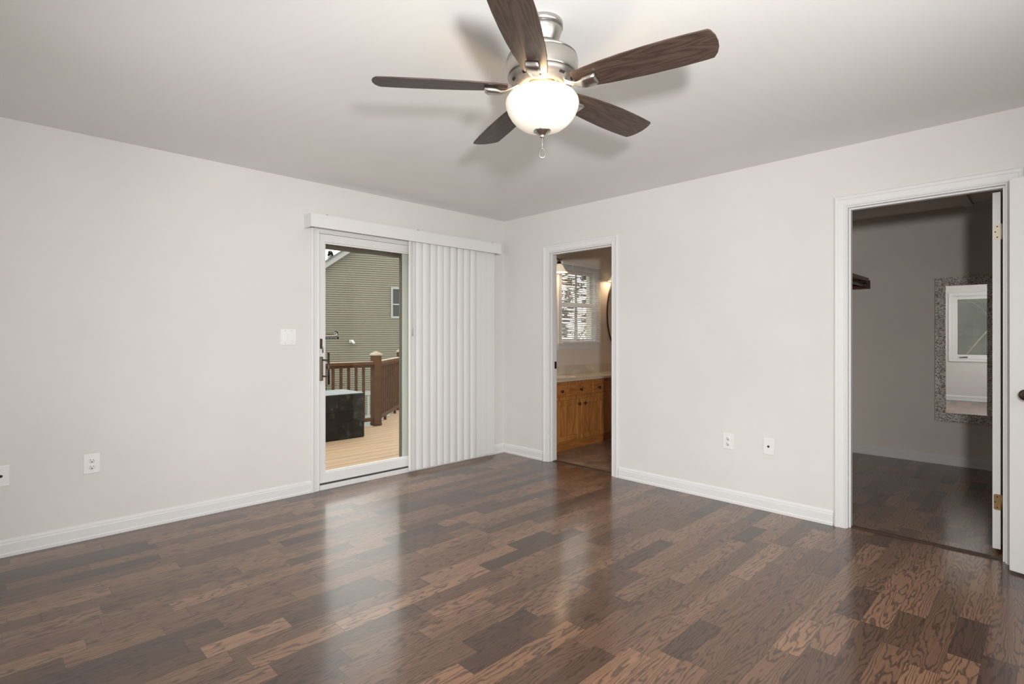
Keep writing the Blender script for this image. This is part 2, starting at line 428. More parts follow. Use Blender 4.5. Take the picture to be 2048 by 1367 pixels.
# strike plate on the bathroom jamb
MB().box(0.078, 0.108, BY1 - 0.0145, BY1 - 0.0115, 0.905, 0.975).build('strike_plate', M['bronze'], jb, 0.002)
# thresholds
MB().prism([(0.035, BY0 + 0.012, 0), (0.04, BY0 + 0.012, 0.006), (0.09, BY0 + 0.012, 0.006), (0.10, BY0 + 0.012, 0)], (0, 0, 0), (0, BY1 - BY0 - 0.024, 0)).build('trim_6', M['strip'], kind='structure')
MB().prism([(0.03, KY0 + 0.012, 0), (0.04, KY0 + 0.012, 0.008), (0.07, KY0 + 0.012, 0.008), (0.082, KY0 + 0.012, 0)], (0, 0, 0), (0, KY1 - KY0 - 0.024, 0)).build('trim_7', M['strip'], kind='structure')
# attic hatch trim on the closet ceiling
b = MB()
b.box(1.55, 2.57, -3.575, -3.505, H - 0.018, H); b.box(2.50, 2.57, -4.30, -3.575, H - 0.018, H); b.box(1.55, 1.62, -4.30, -3.575, H - 0.018, H); b.box(1.62, 2.50, -4.30, -4.23, H - 0.018, H)
b.build('trim_8', M['bathwall'], bevel=0.005, kind='structure')

# ---------------------------------------------------------------- sliding glass door
d1 = thing('door_1', None, None, (-1.14, 0.0, 0), kind='structure')
b = MB()
b.box(-2.04, -2.026, -0.002, 0.15, 0, 2.06); b.box(-0.254, -0.24, -0.002, 0.15, 0, 2.06); b.box(-2.026, -0.254, -0.002, 0.15, 2.047, 2.06)
b.build('door_frame', M['vinyl'], d1, 0.002)
b = MB()
b.box(-2.026, -0.254, -0.012, 0.012, 0.0, 0.036); b.box(-2.026, -0.254, 0.012, 0.15, -0.02, 0.022); b.box(-2.026, -0.254, 0.058, 0.066, 0.022, 0.045)
b.build('sill_track', M['vinyl'], d1, 0.002)
MB().box(-2.024, -0.256, 0.0132, 0.0185, 0.022, 0.046).build('track_seal', M['gasket'], d1)
def sash(parent, x0, x1, y0, y1, z0, z1, l, r, bot, top, name, m='vinyl'):
    b = MB()
    b.box(x0, x0 + l, y0, y1, z0, z1); b.box(x1 - r, x1, y0, y1, z0, z1)
    b.box(x0 + l, x1 - r, y0, y1, z0, z0 + bot); b.box(x0 + l, x1 - r, y0, y1, z1 - top, z1)
    o = b.build(name, M[m], parent, 0.003)
    ym = (y0 + y1) / 2
    # glazing bead steps
    b = MB(); e = 0.012
    gx0, gx1, gz0, gz1 = x0 + l, x1 - r, z0 + bot, z1 - top
    for q in ((gx0, gx0 + e, gz0 + e, gz1 - e), (gx1 - e, gx1, gz0 + e, gz1 - e), (gx0, gx1, gz0, gz0 + e), (gx0, gx1, gz1 - e, gz1)):
        b.box(q[0], q[1], ym - 0.006, ym + 0.010, q[2], q[3])
    b.build('glazing_bead', M['vinyl'], o)
    MB().box(gx0, gx1, ym - 0.003, ym + 0.003, gz0, gz1).build('pane', M['glass'], o)
    return o
sl = sash(d1, -2.024, -1.130, 0.019, 0.057, 0.047, 2.046, 0.050, 0.020, 0.078, 0.062, 'sliding_panel')
fx = sash(d1, -1.2155, -0.256, 0.068, 0.106, 0.040, 2.046, 0.085, 0.060, 0.085, 0.062, 'fixed_panel', 'shaded_panel')
MB().box(-1.226, -1.216, 0.072, 0.106, 0.045, 2.04).build('exterior_interlock', M['brown_ext'], fx, 0.002)
# exterior brown frame
b = MB(); b.box(-2.10, -0.18, 0.125, 0.195, 1.955, 2.13); b.box(-2.10, -1.985, 0.16, 0.195, 0.0, 1.955); b.box(-0.30, -0.18, 0.16, 0.195, 0.0, 1.955)
b.build('exterior_head_trim', M['brown_ext'], d1, 0.003)
# handle, pull bar and thumb latch on the sliding panel
b = MB(); b.box(-2.019, -1.991, 0.007, 0.020, 0.868, 1.062)
hd = b.build('handle_plate', M['bronze_light'], d1, 0.006, 3)
b = MB()
b.tube([(-1.968, -0.036, 0.84), (-1.968, -0.036, 1.095)], 0.0095, 12)
b.tube([(-1.998, 0.010, 0.905), (-1.972, -0.030, 0.905)], 0.006, 8); b.tube([(-1.998, 0.010, 1.035), (-1.972, -0.030, 1.035)], 0.006, 8)
b.build('pull_bar', M['bronze'], hd)
b = MB(); b.box(-2.016, -1.996, 0.011, 0.020, 1.125, 1.205)
lk = b.build('thumb_latch', M['bronze'], d1, 0.007, 3)
b = MB(); b.tube([(-2.008, 0.012, 1.150), (-2.004, -0.004, 1.138), (-2.000, -0.004, 1.112), (-1.998, 0.004, 1.092)], [0.007, 0.006, 0.005, 0.004], 8)
b.build('latch_lever', M['bronze_light'], lk)
# maker's sticker on the glass: black italic lettering with a curl, white line, black strip
st = thing('window_sticker', 'small black and white sticker with a curl on the sliding door glass', 'sticker', (-1.90, 0.0345, 1.235))
M['st_black'] = mat('sticker_black', (0.015, 0.012, 0.012), 0.5); M['st_white'] = mat('sticker_white', (0.75, 0.68, 0.64), 0.5)
yS = 0.0347
MB().box(-1.962, -1.846, yS - 0.0006, yS, 1.203, 1.222).build('sticker_strip', M['st_black'], st)
b = MB(); b.tube([(-1.962, yS - 0.001, 1.228), (-1.900, yS - 0.001, 1.229), (-1.870, yS - 0.001, 1.234), (-1.852, yS - 0.001, 1.246), (-1.844, yS - 0.001, 1.258)], [0.0028, 0.0028, 0.0030, 0.0030, 0.0015], 6)
for k, x in enumerate((-1.952, -1.938, -1.922, -1.910, -1.896, -1.882, -1.870)):
    b.box(x, x + 0.006, yS - 0.0012, yS - 0.0007, 1.209, 1.2155)
b.build('sticker_line', M['st_white'], st)
def text_mesh(s, name, size, loc, rot, m, parent):
    cu = bpy.data.curves.new(name, 'FONT'); cu.body = s; cu.size = size; cu.extrude = 0.0003; cu.shear = 0.25
    o = bpy.data.objects.new(name, cu); C.objects.link(o)
    dg = bpy.context.evaluated_depsgraph_get(); me = bpy.data.meshes.new_from_object(o.evaluated_get(dg))
    bpy.data.objects.remove(o); me.materials.clear(); me.materials.append(m)
    n = bpy.data.objects.new(name, me); C.objects.link(n); n.parent = parent
    n.location = Vector(loc) - world_loc(parent); n.rotation_euler = rot
    return n
text_mesh('meeds', 'sticker_lettering', 0.0265, (-1.961, yS - 0.0006, 1.2355), (R(90), 0, 0), M['st_black'], st)
def arc(cx, cz, r0, a0, a1, n=18): return [(cx + r0 * math.cos(R(a0 + (a1 - a0) * i / n)), yS - 0.0008, cz + r0 * math.sin(R(a0 + (a1 - a0) * i / n))) for i in range(n + 1)]
b = MB(); b.tube(arc(-1.872, 1.2465, 0.0165, 140, -75), [0.001 + 0.0045 * math.sin(math.pi * min(1, (i + 2) / 20)) for i in range(19)], 6)
b.lathe([(0.0, 0.0012), (0.0052, 0.0012), (0.0052, 0.0), (0.0, 0.0)], (-1.874, yS, 1.2470), 14, (0, -1, 0))
b.build('sticker_curl', M['st_black'], st)
b = MB(); b.tube(arc(-1.873, 1.2468, 0.0085, 200, -80), 0.0022, 6); b.build('sticker_eye', M['st_white'], st)

# ---------------------------------------------------------------- vertical blind
vb = thing('vertical_blind', 'white vertical blind with boxed valance drawn to the right of the sliding door', 'blind', (-1.15, 0, 2.07))
b = MB()
b.box(-2.152, -0.155, -0.126, -0.118, 2.064, 2.166); b.box(-2.152, -2.144, -0.118, -0.001, 2.064, 2.166); b.box(-0.163, -0.155, -0.118, -0.001, 2.064, 2.166)
b.box(-2.144, -0.163, -0.118, -0.001, 2.158, 2.166)
val = b.build('valance', M['slat'], vb)
b = MB()
for x in (-2.02, -1.17, -0.27): MB().box(x - 0.006, x + 0.006, -0.124, -0.108, 2.166, 2.172).build('valance_clip', M['nickel'], vb)
MB().box(-2.10, -0.20, -0.100, -0.055, 2.095, 2.140).build('head_track', M['vinyl'], vb, 0.002)
def slat(x, ang, i):
    """one curved vane; left edge forward (towards the room)"""
    wd, n, sag, t = 0.0905, 8, 0.0125 if i < 11 else 0.0008, 0.0009
    ring = []
    pf = []; pbk = []
    for k in range(n + 1):
        s_ = -wd / 2 + wd * k / n
        h = sag * (1 - (2 * s_ / wd) ** 2)
        pf.append((s_, -h)); pbk.append((s_, -h + t))
    prof = pf + pbk[::-1]
    ca, sa = math.cos(ang), math.sin(ang)
    P = [(x + s_ * ca - h * sa, -0.072 + s_ * sa + h * ca) for s_, h in prof]
    b = MB(); b.loft([[(px, py, 0.030) for px, py in P], [(px, py, 2.090) for px, py in P]], smooth=False)
    o = b.build('slat', M['slat'], vb)
    return o
XL = [-1.258, -1.237, -1.163, -1.087, -1.004, -0.925, -0.856, -0.773, -0.688, -0.608, -0.526, -0.448, -0.372, -0.292]
for i, x in enumerate(XL):
    if i == 0:
        slat(x + 0.030, R(72), i)
    else:
        slat(x + 0.044, R(5) if i < 11 else R(0.6), i)
b = MB(); b.tube([(-1.228, -0.118, 2.08), (-1.228, -0.121, 1.29)], 0.0022, 6)
wd = b.build('wand', M['vinyl'], vb)
MB().lathe([(0.0, 0), (0.0055, 0.004), (0.0045, 0.06), (0.002, 0.075), (0, 0.076)], (-1.228, -0.121, 1.225), 10).build('wand_grip', mat('grey_plastic', (0.45, 0.45, 0.44), 0.4), wd)

# ---------------------------------------------------------------- switch and outlets
def plate_basis(side, a, z):
    """frame on a wall: (u along wall, v up, n out)"""
    if side == 'L': return Vector((a, 0, z)), Vector((1, 0, 0)), Vector((0, -1, 0))
    return Vector((0, a, z)), Vector((0, -1, 0)), Vector((-1, 0, 0))
def bx(b, F, u0, u1, v0, v1, n0, n1):
    o, u, n = F; v = Vector((0, 0, 1))
    P = lambda a, c, d: o + u * a + v * c + n * d
    b.add([P(u0, v0, n0), P(u1, v0, n0), P(u1, v1, n0), P(u0, v1, n0), P(u0, v0, n1), P(u1, v0, n1), P(u1, v1, n1), P(u0, v1, n1)],
          [(0, 3, 2, 1), (4, 5, 6, 7), (0, 1, 5, 4), (1, 2, 6, 5), (2, 3, 7, 6), (3, 0, 4, 7)])
def outlet(side, a, z, label):
    F = plate_basis(side, a, z); t = thing('wall_outlet', label, 'outlet', F[0], 'duplex outlets')
    b = MB(); bx(b, F, -0.040, 0.040, -0.0585, 0.0585, 0, 0.006); b.build('cover_plate', M['plate'], t, 0.003, 3)
    for s_ in (-1, 1):
        b = MB(); cz = s_ * 0.0195
        o, u, n = F
        b.lathe([(0.0, 0.0078), (0.0155, 0.0078), (0.0165, 0.0055)], o + Vector((0, 0, cz)), 24, n)
        rc = b.build('receptacle', M['plate'], t)
        b = MB(); bx(b, F, -0.0078, -0.0052, cz + 0.000, cz + 0.009, 0.0076, 0.0086); bx(b, F, 0.0052, 0.0078, cz + 0.001, cz + 0.008, 0.0076, 0.0086)
        b.lathe([(0.0, 0.0086), (0.0032, 0.0086), (0.0032, 0.0076)], o + Vector((0, 0, cz - 0.0075)), 10, n)
        b.build('slot', M['dark'], rc)
    b = MB(); b.lathe([(0, 0.0072), (0.003, 0.0068), (0.0034, 0.006)], F[0], 10, F[2]); b.build('screw', M['plate'], t)
    return t
def coax(side, a, z, label):
    F = plate_basis(side, a, z); t = thing('cable_plate', label, 'wall plate', F[0], 'cable jack plates')
    b = MB(); bx(b, F, -0.036, 0.036, -0.0575, 0.0575, 0, 0.006); b.build('cover_plate', M['plate'], t, 0.003, 3)
    b = MB(); b.lathe([(0.0, 0.014), (0.0045, 0.014), (0.0048, 0.008), (0.0075, 0.008), (0.008, 0.0058)], F[0], 16, F[2]); b.build('jack', M['dark'], t)
    for s_ in (-1, 1):
        b = MB(); b.lathe([(0, 0.0072), (0.003, 0.0068), (0.0034, 0.006)], F[0] + Vector((0, 0, s_ * 0.042)), 10, F[2]); b.build('screw', M['plate'], t)
outlet('L', -3.459, 0.453, 'white duplex outlet on the left wall, beyond the sliding door')
outlet('R', -2.406, 0.450, 'white duplex outlet on the right wall, between bathroom door and cable plate')
coax('R', -2.691, 0.452, 'white cable jack plate on the right wall, nearest the closet door')
coax('L', -3.858, 0.449, 'white cable jack plate on the left wall, cut by the left edge')
F = plate_basis('L', -2.273, 1.219)
sw = thing('light_switch', 'white double rocker light switch on the wall left of the sliding door', 'light switch', F[0])
b = MB(); bx(b, F, -0.059, 0.059, -0.0605, 0.0605, 0, 0.006); b.build('cover_plate', M['plate'], sw, 0.003, 3)
for s_ in (-1, 1):
    cu = s_ * 0.0235; o, u, n = F
    b = MB(); P = lambda a, c, d: o + u * a + Vector((0, 0, c)) + n * d
    b.add([P(cu - .0165, -.034, .005), P(cu + .0165, -.034, .005), P(cu + .0165, .034, .005), P(cu - .0165, .034, .005),
           P(cu - .0165, -.034, .011), P(cu + .0165, -.034, .011), P(cu + .0165, .034, .0065), P(cu - .0165, .034, .0065)],
          [(0, 3, 2, 1), (4, 5, 6, 7), (0, 1, 5, 4), (1, 2, 6, 5), (2, 3, 7, 6), (3, 0, 4, 7)])
    b.build('rocker', M['plate'], sw, 0.001)
    for q in (-1, 1):
        b = MB(); b.lathe([(0, 0.0072), (0.0026, 0.0068), (0.003, 0.006)], o + u * cu + Vector((0, 0, q * 0.048)), 10, n); b.build('screw', M['nickel'], sw)

# ---------------------------------------------------------------- ceiling fan
FX, FY = -2.374, -2.701
fan = thing('ceiling_fan', 'brushed nickel ceiling fan with five walnut blades and lit glass bowl', 'ceiling fan', (FX, FY, H))
fc = lambda z: (FX, FY, z)
MB().lathe([(0.0, H), (0.0795, H), (0.081, H - 0.004), (0.080, H - 0.0225), (0.066, H - 0.0235), (0.066, H - 0.0265), (0.0775, H - 0.0275), (0.075, H - 0.036), (0.066, H - 0.060), (0.056, H - 0.078), (0.054, H - 0.083), (0.030, H - 0.083)], fc(0), 56).build('canopy', M['nickel'], fan)
MB().lathe([(0.030, H - 0.081), (0.036, H - 0.095), (0.036, H - 0.120)], fc(0), 32).build('neck', M['bronze_light'], fan)
MB().lathe([(0.02, 2.336), (0.085, 2.330), (0.120, 2.317), (0.1345, 2.305), (0.1360, 2.3015), (0.118, 2.3005), (0.118, 2.2970), (0.1375, 2.2960), (0.1395, 2.290), (0.1390, 2.255), (0.1365, 2.234), (0.1340, 2.227), (0.10, 2.227)], fc(0), 64).build('motor_housing', M['nickel'], fan)
MB().lathe([(0.1335, 2.2275), (0.128, 2.2225), (0.1265, 2.2185), (0.1195, 2.2125), (0.1120, 2.2050), (0.1075, 2.2025), (0.1055, 2.1985), (0.099, 2.1955), (0.097, 2.1915), (0.090, 2.190), (0.087, 2.187), (0.084, 2.189), (0.084, 2.204), (0.05, 2.206)], fc(0), 64).build('lower_housing', M['nickel_satin'], fan)
for k in range(10):
    a = R(36 * k + 10); d = Vector((math.cos(a), math.sin(a), 0)); t = Vector((-d.y, d.x, 0)); c = Vector(fc(0))
    b = MB()
    q = [(0.1195, 2.2125), (0.1125, 2.2055)]
    nrm = (d * 0.007 - Vector((0, 0, 0.007))).normalized()
    ring = [c + d * q[0][0] + t * 0.013 + Vector((0, 0, q[0][1])), c + d * q[0][0] - t * 0.013 + Vector((0, 0, q[0][1])), c + d * q[1][0] - t * 0.012 + Vector((0, 0, q[1][1])), c + d * q[1][0] + t * 0.012 + Vector((0, 0, q[1][1]))]
    b.prism(ring, nrm * -0.004, nrm * 0.0008); b.build('vent_slot', M['dark'], fan)
MB().lathe([(0.052, 2.206), (0.055, 2.200), (0.058, 2.150), (0.050, 2.146), (0.0, 2.146)], fc(0), 48).build('light_fitter', M['nickel'], fan)
prof = [(0.098, 2.1665), (0.106, 2.1675), (0.118, 2.164), (0.131, 2.155), (0.140, 2.141), (0.1425, 2.128), (0.140, 2.112), (0.133, 2.093), (0.121, 2.072), (0.104, 2.053), (0.082, 2.037), (0.056, 2.027), (0.028, 2.0225), (0.0, 2.0215)]
MB().lathe(prof, fc(0), 64).build('glass_bowl', M['bowl'], fan)
MB().lathe([(0.0, 2.030), (0.033, 2.028), (0.035, 2.025), (0.033, 2.020), (0.022, 2.013), (0.012, 2.006), (0.009, 2.002), (0.010, 1.999), (0.007, 1.996), (0.0, 1.995)], fc(0), 32).build('finial', M['nickel'], fan)
b = MB(); b.tube([fc(1.997), fc(1.957)], 0.0016, 6)
for k in range(9): b.lathe([(0, -0.0021), (0.0018, -0.001), (0.0018, 0.001), (0, 0.0021)], fc(1.994 - k * 0.0045), 8)
ch = b.build('pull_chain', M['nickel'], fan)
b = MB()
b.lathe([(0, 0.006), (0.004, 0.004), (0.0045, 0)], fc(1.954), 10)
b.tube([(FX - 0.006, FY + 0.006, 1.950), (FX - 0.0075, FY + 0.0075, 1.935), (FX - 0.006, FY + 0.006, 1.922), (FX, FY, 1.918), (FX + 0.006, FY - 0.006, 1.922), (FX + 0.0075, FY - 0.0075, 1.935), (FX + 0.006, FY - 0.006, 1.950), (FX, FY, 1.955), (FX - 0.006, FY + 0.006, 1.950)], 0.0028, 8)
b.build('pull_fob', M['nickel'], ch)
BZ = 2.188
rt_ang = TH - R(90)
# outline of a blade: along +x from root to tip; +y is the lower (leading) edge
top = [(0.135, 0.044), (0.18, 0.052), (0.25, 0.0615), (0.33, 0.068), (0.42, 0.0725), (0.52, 0.0735), (0.60, 0.071), (0.626, 0.0685), (0.640, 0.048), (0.648, 0.022)]
bot = [(0.650, -0.005), (0.646, -0.035), (0.636, -0.060), (0.628, -0.068), (0.57, -0.071), (0.50, -0.073), (0.42, -0.0725), (0.33, -0.069), (0.25, -0.062), (0.18, -0.052), (0.135, -0.043)]
outline = top + bot
for k in range(5):
    a = R(185.2 - 72 * k) + rt_ang
    Mx = Matrix.Translation((0, 0, BZ - H)) @ Matrix.Rotation(a, 4, 'Z') @ Matrix.Rotation(R(-12), 4, 'X')
    b = MB(); b.prism([(x, y, 0) for x, y in outline], (0, 0, -0.003), (0, 0, 0.003))
    bl = b.build('blade', M['blade'], fan, 0.0022, 2, local=True)
    bl.matrix_local = Mx
    # iron: arm from the motor and the boss under the blade
    path = [(0.066, 0.0, 0.010, 0.030, 0.010), (0.095, 0.0, 0.008, 0.026, 0.010), (0.120, 0.002, -0.006, 0.022, 0.011), (0.145, 0.003, -0.017, 0.026, 0.011), (0.162, 0.003, -0.0205, 0.038, 0.015), (0.180, 0.003, -0.0165, 0.052, 0.024), (0.212, 0.003, -0.0155, 0.056, 0.025), (0.222, 0.003, -0.0125, 0.052, 0.019), (0.226, 0.003, -0.008, 0.044, 0.008)]
    rings = []
    for x, y, z, wv, hv in path:
        rg = []
        for j in range(12):
            t = 2 * math.pi * j / 12; cx, sx = math.cos(t), math.sin(t)
            rg.append((x, y + wv / 2 * math.copysign(abs(cx) ** 0.5, cx), z + hv / 2 * math.copysign(abs(sx) ** 0.5, sx)))
        rings.append(rg)
    b = MB(); b.loft(rings, smooth=True)
    ir = b.build('blade_arm', M['nickel'], fan, local=True); ir.matrix_local = Mx
# the bulbs in the gap between bowl and motor
for k in range(3):
    a = R(120 * k + 100)
    lamp('POINT', 'fan_bulb', (FX + 0.080 * math.cos(a), FY + 0.080 * math.sin(a), 2.1700), 2.0, (1.0, 0.66, 0.35), 0.012)

# ---------------------------------------------------------------- closet door leaf and entry door leaf
def leaf(name, hx, hy, ang, width, h, thick, z0, flip=1):
    """door leaf: local +x from the hinge, thickness centred on y"""
    o = thing(name, None, None, (hx, hy, z0), kind='structure', rot=(0, 0, ang))
    b = MB()
    sw_, rails = 0.11, [(0.0, 0.20), (0.84, 0.98), (1.52, 1.62), (h - 0.12, h)]
    b.box(0, sw_, -thick / 2, thick / 2, 0, h); b.box(width - sw_, width, -thick / 2, thick / 2, 0, h); b.box(width / 2 - 0.05, width / 2 + 0.05, -thick / 2, thick / 2, 0, h)
    for r0, r1 in rails:
        b.box(sw_, width - sw_, -thick / 2, thick / 2, r0, r1)
    b.build('stile_and_rail', M['trim'], o, 0.002, local=True)
    b = MB()
    for (x0, x1) in ((sw_, width / 2 - 0.05), (width / 2 + 0.05, width - sw_)):
        for (z_0, z_1) in ((0.20, 0.84), (0.98, 1.52), (1.62, h - 0.12)):
            b.box(x0, x1, -thick / 2 + 0.009, thick / 2 - 0.009, z_0, z_1)
            b.box(x0 + 0.03, x1 - 0.03, -thick / 2 + 0.003, thick / 2 - 0.003, z_0 + 0.03, z_1 - 0.03)
    b.build('raised_panel', M['trim'], o, 0.004, local=True)
    return o
dc = leaf('door_2', 0.142, -3.8700, 0.0, 0.735, 2.008, 0.035, 0.028)
def hinge(z, m, nm):
    b = MB()
    pl = [(-0.0105, -0.044), (-0.0145, -0.040)]
    b.prism([(0.0, -0.0195, z - 0.044), (0.0, 0.006, z - 0.044), (0.0, 0.012, z - 0.039), (0.0, 0.012, z + 0.039), (0.0, 0.006, z + 0.044), (0.0, -0.0195, z + 0.044)], (-0.0022, 0, 0), (0.0, 0, 0))
    b.tube([(-0.003, -0.023, z - 0.044), (-0.003, -0.023, z + 0.044)], 0.0052, 10)
    o = b.build('hinge', m, dc, 0.0, local=True, label=nm)
    b = MB()
    for yy, zz in ((0.003, 0.030), (-0.007 + 0.012, 0.0), (0.003, -0.030)):
        b.lathe([(0, 0.003), (0.0036, 0.0028), (0.0036, 0.002)], (0.0, yy - 0.006 if zz else yy, z + zz), 10, (-1, 0, 0))
    b.build('screw', M['dark'], o, local=True)
hinge(1.812 - 0.028, M['hinge_paint'], 'paint-spattered upper hinge')
hinge(0.292 - 0.028, M['brass'], 'bare brass lower hinge')
# entry door, swung open on the south wall so that its free edge comes near the closet casing
fe = Vector((-0.112, -3.940)); hg = Vector((-0.345, -4.665)); dv = fe - hg
de = leaf('door_3', hg.x, hg.y, math.atan2(dv.y, dv.x), dv.length, 2.028, 0.035, 0.012)
Wd = dv.length
b = MB(); b.lathe([(0.0, 0.0), (0.031, 0.0), (0.032, 0.004), (0.026, 0.009), (0.012, 0.011), (0.011, 0.030), (0.020, 0.036), (0.0275, 0.046), (0.0285, 0.055), (0.024, 0.064), (0.012, 0.069), (0.0, 0.070)], (Wd - 0.084, 0.0175, 0.918), 32, (0, 1, 0))
kn = b.build('door_knob', M['bronze'], de, local=True)
b = MB(); b.box(Wd - 0.0015, Wd + 0.0012, -0.0125, 0.0125, 0.89, 0.946); b.build('latch_plate', M['bronze'], de, local=True)
casing('trim_9', lambda a, z, d: (a, SY + d, z), -1.13, -0.37, 2.05)

# ---------------------------------------------------------------- closet: shelf, mirror
sh = thing('closet_shelf', 'dark stained closet shelf with cleat and rod along the closet side wall', 'shelf', (1.4, -2.44, 1.80))
MB().box(0.5, KX - 0.02, -2.735, -2.442, 1.806, 1.826).build('shelf_board', M['shelf_wood'], sh, 0.003)
MB().box(0.5, KX - 0.02, -2.750, -2.735, 1.790, 1.828).build('shelf_nosing', M['shelf_wood'], sh, 0.006, 3)
MB().box(KX - 0.02, KX - 0.0005, -2.759, -2.442, 1.716, 1.804).build('shelf_cleat', M['shelf_wood'], sh, 0.002)
b = MB(); b.tube([(0.5, -2.705, 1.757), (KX - 0.03, -2.705, 1.757)], 0.017, 16); b.build('closet_rod', M['shelf_wood'], sh)
b = MB(); b.lathe([(0.017, 0.0), (0.028, 0.0), (0.028, 0.012), (0.017, 0.014)], (KX - 0.02, -2.705, 1.757), 20, (-1, 0, 0)); b.build('rod_socket', M['bronze'], sh)

mr = thing('wall_mirror', 'tall rectangular mirror with silver mosaic frame hung in the closet', 'mirror', (KX - 0.030, -3.52, 1.10), rot=(0, R(0.0), R(2.2)))
oy, oz, iy, iz = 0.2265, 0.680, 0.1465, 0.600
def frame_ring(oy, oz, iy, iz):
    b = MB(); P = [(oy, 0.012), (oy, -0.014), ((oy + iy) / 2, -0.022), (iy, -0.012), (iy, 0.012)]
    rings = []
    for sy, sz in ((-1, -1), (1, -1), (1, 1), (-1, 1), (-1, -1)):
        rings.append([(d, sy * (y_), sz * (oz - (oy - y_))) for y_, d in P])
    b.loft(rings, cap=False); return b
frame_ring(oy, oz, iy, iz).build('mosaic_frame', M['mosaic'], mr, local=True)
MB().box(-0.006, 0.002, -iy - 0.005, iy + 0.005, -iz - 0.005, iz + 0.005).build('mirror_glass', M['mirror'], mr, local=True)

# ---------------------------------------------------------------- west window (seen in the closet mirror)
w2 = thing('window_2', None, None, (WX, -3.54, 0.80), kind='structure')
wy0, wy1, wz0, wz1 = -4.06, -3.24, 0.80, 2.00
b = MB()
for q in ((wy0, wy0 + 0.07, wz0, wz1), (wy1 - 0.07, wy1, wz0, wz1), (wy0 + 0.07, wy1 - 0.07, wz0, wz0 + 0.07), (wy0 + 0.07, wy1 - 0.07, wz1 - 0.07, wz1)):
    b.box(WX - 0.09, WX - 0.03, q[0], q[1], q[2], q[3])
b.build('window_sash', M['vinyl'], w2, 0.004)
MB().box(WX - 0.063, WX - 0.057, wy0 + 0.07, wy1 - 0.07, wz0 + 0.07, wz1 - 0.07).build('pane', M['glass'], w2)
b = MB(); b.box(WX - 0.03, WX - 0.012, -3.46, -3.34, wz0 + 0.012, wz0 + 0.03); b.tube([(WX - 0.02, -3.38, wz0 + 0.03), (WX - 0.005, -3.46, wz0 + 0.035)], 0.005, 8)
b.build('crank_handle', M['bronze_light'], w2, 0.002)
casing('trim_10', lambda a, z, d: (WX + d, a, z), wy0 + 0.004, wy1 - 0.004, wz1 - 0.004, bottom=wz0 + 0.004)

w4 = thing('window_added_west', None, None, (WX, -2.0, 0.75), kind='structure')  # unseen window, added to go with the west fill lamp
b = MB()
for q in ((-2.75, -2.68, 0.75, 2.15), (-1.32, -1.25, 0.75, 2.15), (-2.68, -1.32, 0.75, 0.82), (-2.68, -1.32, 2.08, 2.15), (-2.03, -1.97, 0.82, 2.08)):
    b.box(WX - 0.09, WX - 0.03, q[0], q[1], q[2], q[3])
b.build('window_sash', M['vinyl'], w4, 0.004)
MB().box(WX - 0.063, WX - 0.057, -2.68, -1.32, 0.82, 2.08).build('pane', M['glass'], w4)
casing('trim_13', lambda a, z, d: (WX + d, a, z), -2.746, -1.254, 2.146, bottom=0.754)
w3 = thing('window_added_south', None, None, (-2.5, SY, 0.75), kind='structure')  # unseen too: added on the south wall behind its fill lamp
b = MB()
for q in ((-3.6, -3.53, 0.75, 2.15), (-1.47, -1.4, 0.75, 2.15), (-3.53, -1.47, 0.75, 0.82), (-3.53, -1.47, 2.08, 2.15), (-2.53, -2.47, 0.82, 2.08)):
    b.box(q[0], q[1], SY - 0.09, SY - 0.03, q[2], q[3])
b.build('window_sash', M['vinyl'], w3, 0.004)
MB().box(-3.53, -1.47, SY - 0.063, SY - 0.057, 0.82, 2.08).build('pane', M['glass'], w3)
casing('trim_12', lambda a, z, d: (a, SY + d, z), -3.596, -1.404, 2.146, bottom=0.754)

# ---------------------------------------------------------------- bathroom
van = thing('bathroom_vanity', 'honey oak vanity cabinet with three drawers and two doors under the bathroom window', 'cabinet', (0.7, -0.17, 0))
VY = -0.42; VX0, VX1 = WT + 0.002, 1.215; VT = 0.742
def carcass(x0, x1, y0, par):
    b = MB(); b.box(x0, x1, y0, y0 + 0.02, 0.085, VT); b.box(x0, x0 + 0.018, y0 + 0.02, BB - 0.002, 0.085, VT); b.box(x1 - 0.018, x1, y0 + 0.02, BB - 0.002, 0.085, VT)
    b.box(x0 + 0.018, x1 - 0.018, y0 + 0.02, BB - 0.002, 0.085, 0.105); b.build('cabinet_body', M['oak'], par, 0.002)
carcass(VX0, VX1, VY, van)
MB().box(VX0, VX1, VY + 0.012, BB - 0.002, 0.0, 0.085).build('toe_kick', M['oak_x'], van)
def knob(parent, x, y, z):
    b = MB(); b.lathe([(0.0, 0.0), (0.009, 0.0), (0.007, 0.006), (0.0065, 0.010), (0.0145, 0.016), (0.017, 0.021), (0.014, 0.027), (0.006, 0.030), (0.0, 0.0305)], (x, y, z), 20, (0, -1, 0))
    return b.build('knob', M['bronze'], parent)
def drawer(parent, x0, x1, z0, z1, y=VY):
    b = MB(); b.box(x0, x1, y - 0.018, y, z0, z1); d = b.build('drawer', M['oak_x'], parent, 0.005, 3)
    knob(d, (x0 + x1) / 2, y - 0.018, (z0 + z1) / 2)
def cdoor(parent, x0, x1, z0, z1, kx, y=VY):
    f = 0.058; b = MB()
    b.box(x0, x0 + f, y - 0.018, y, z0, z1); b.box(x1 - f, x1, y - 0.018, y, z0, z1); b.box(x0 + f, x1 - f, y - 0.018, y, z0, z0 + f); b.box(x0 + f, x1 - f, y - 0.018, y, z1 - f, z1)
    d = b.build('door', M['oak'], parent, 0.004, 2)
    MB().box(x0 + f, x1 - f, y - 0.009, y - 0.001, z0 + f, z1 - f).build('door_panel', M['oak'], d, 0.003)
    if kx: knob(d, kx, y - 0.018, z1 - 0.055)
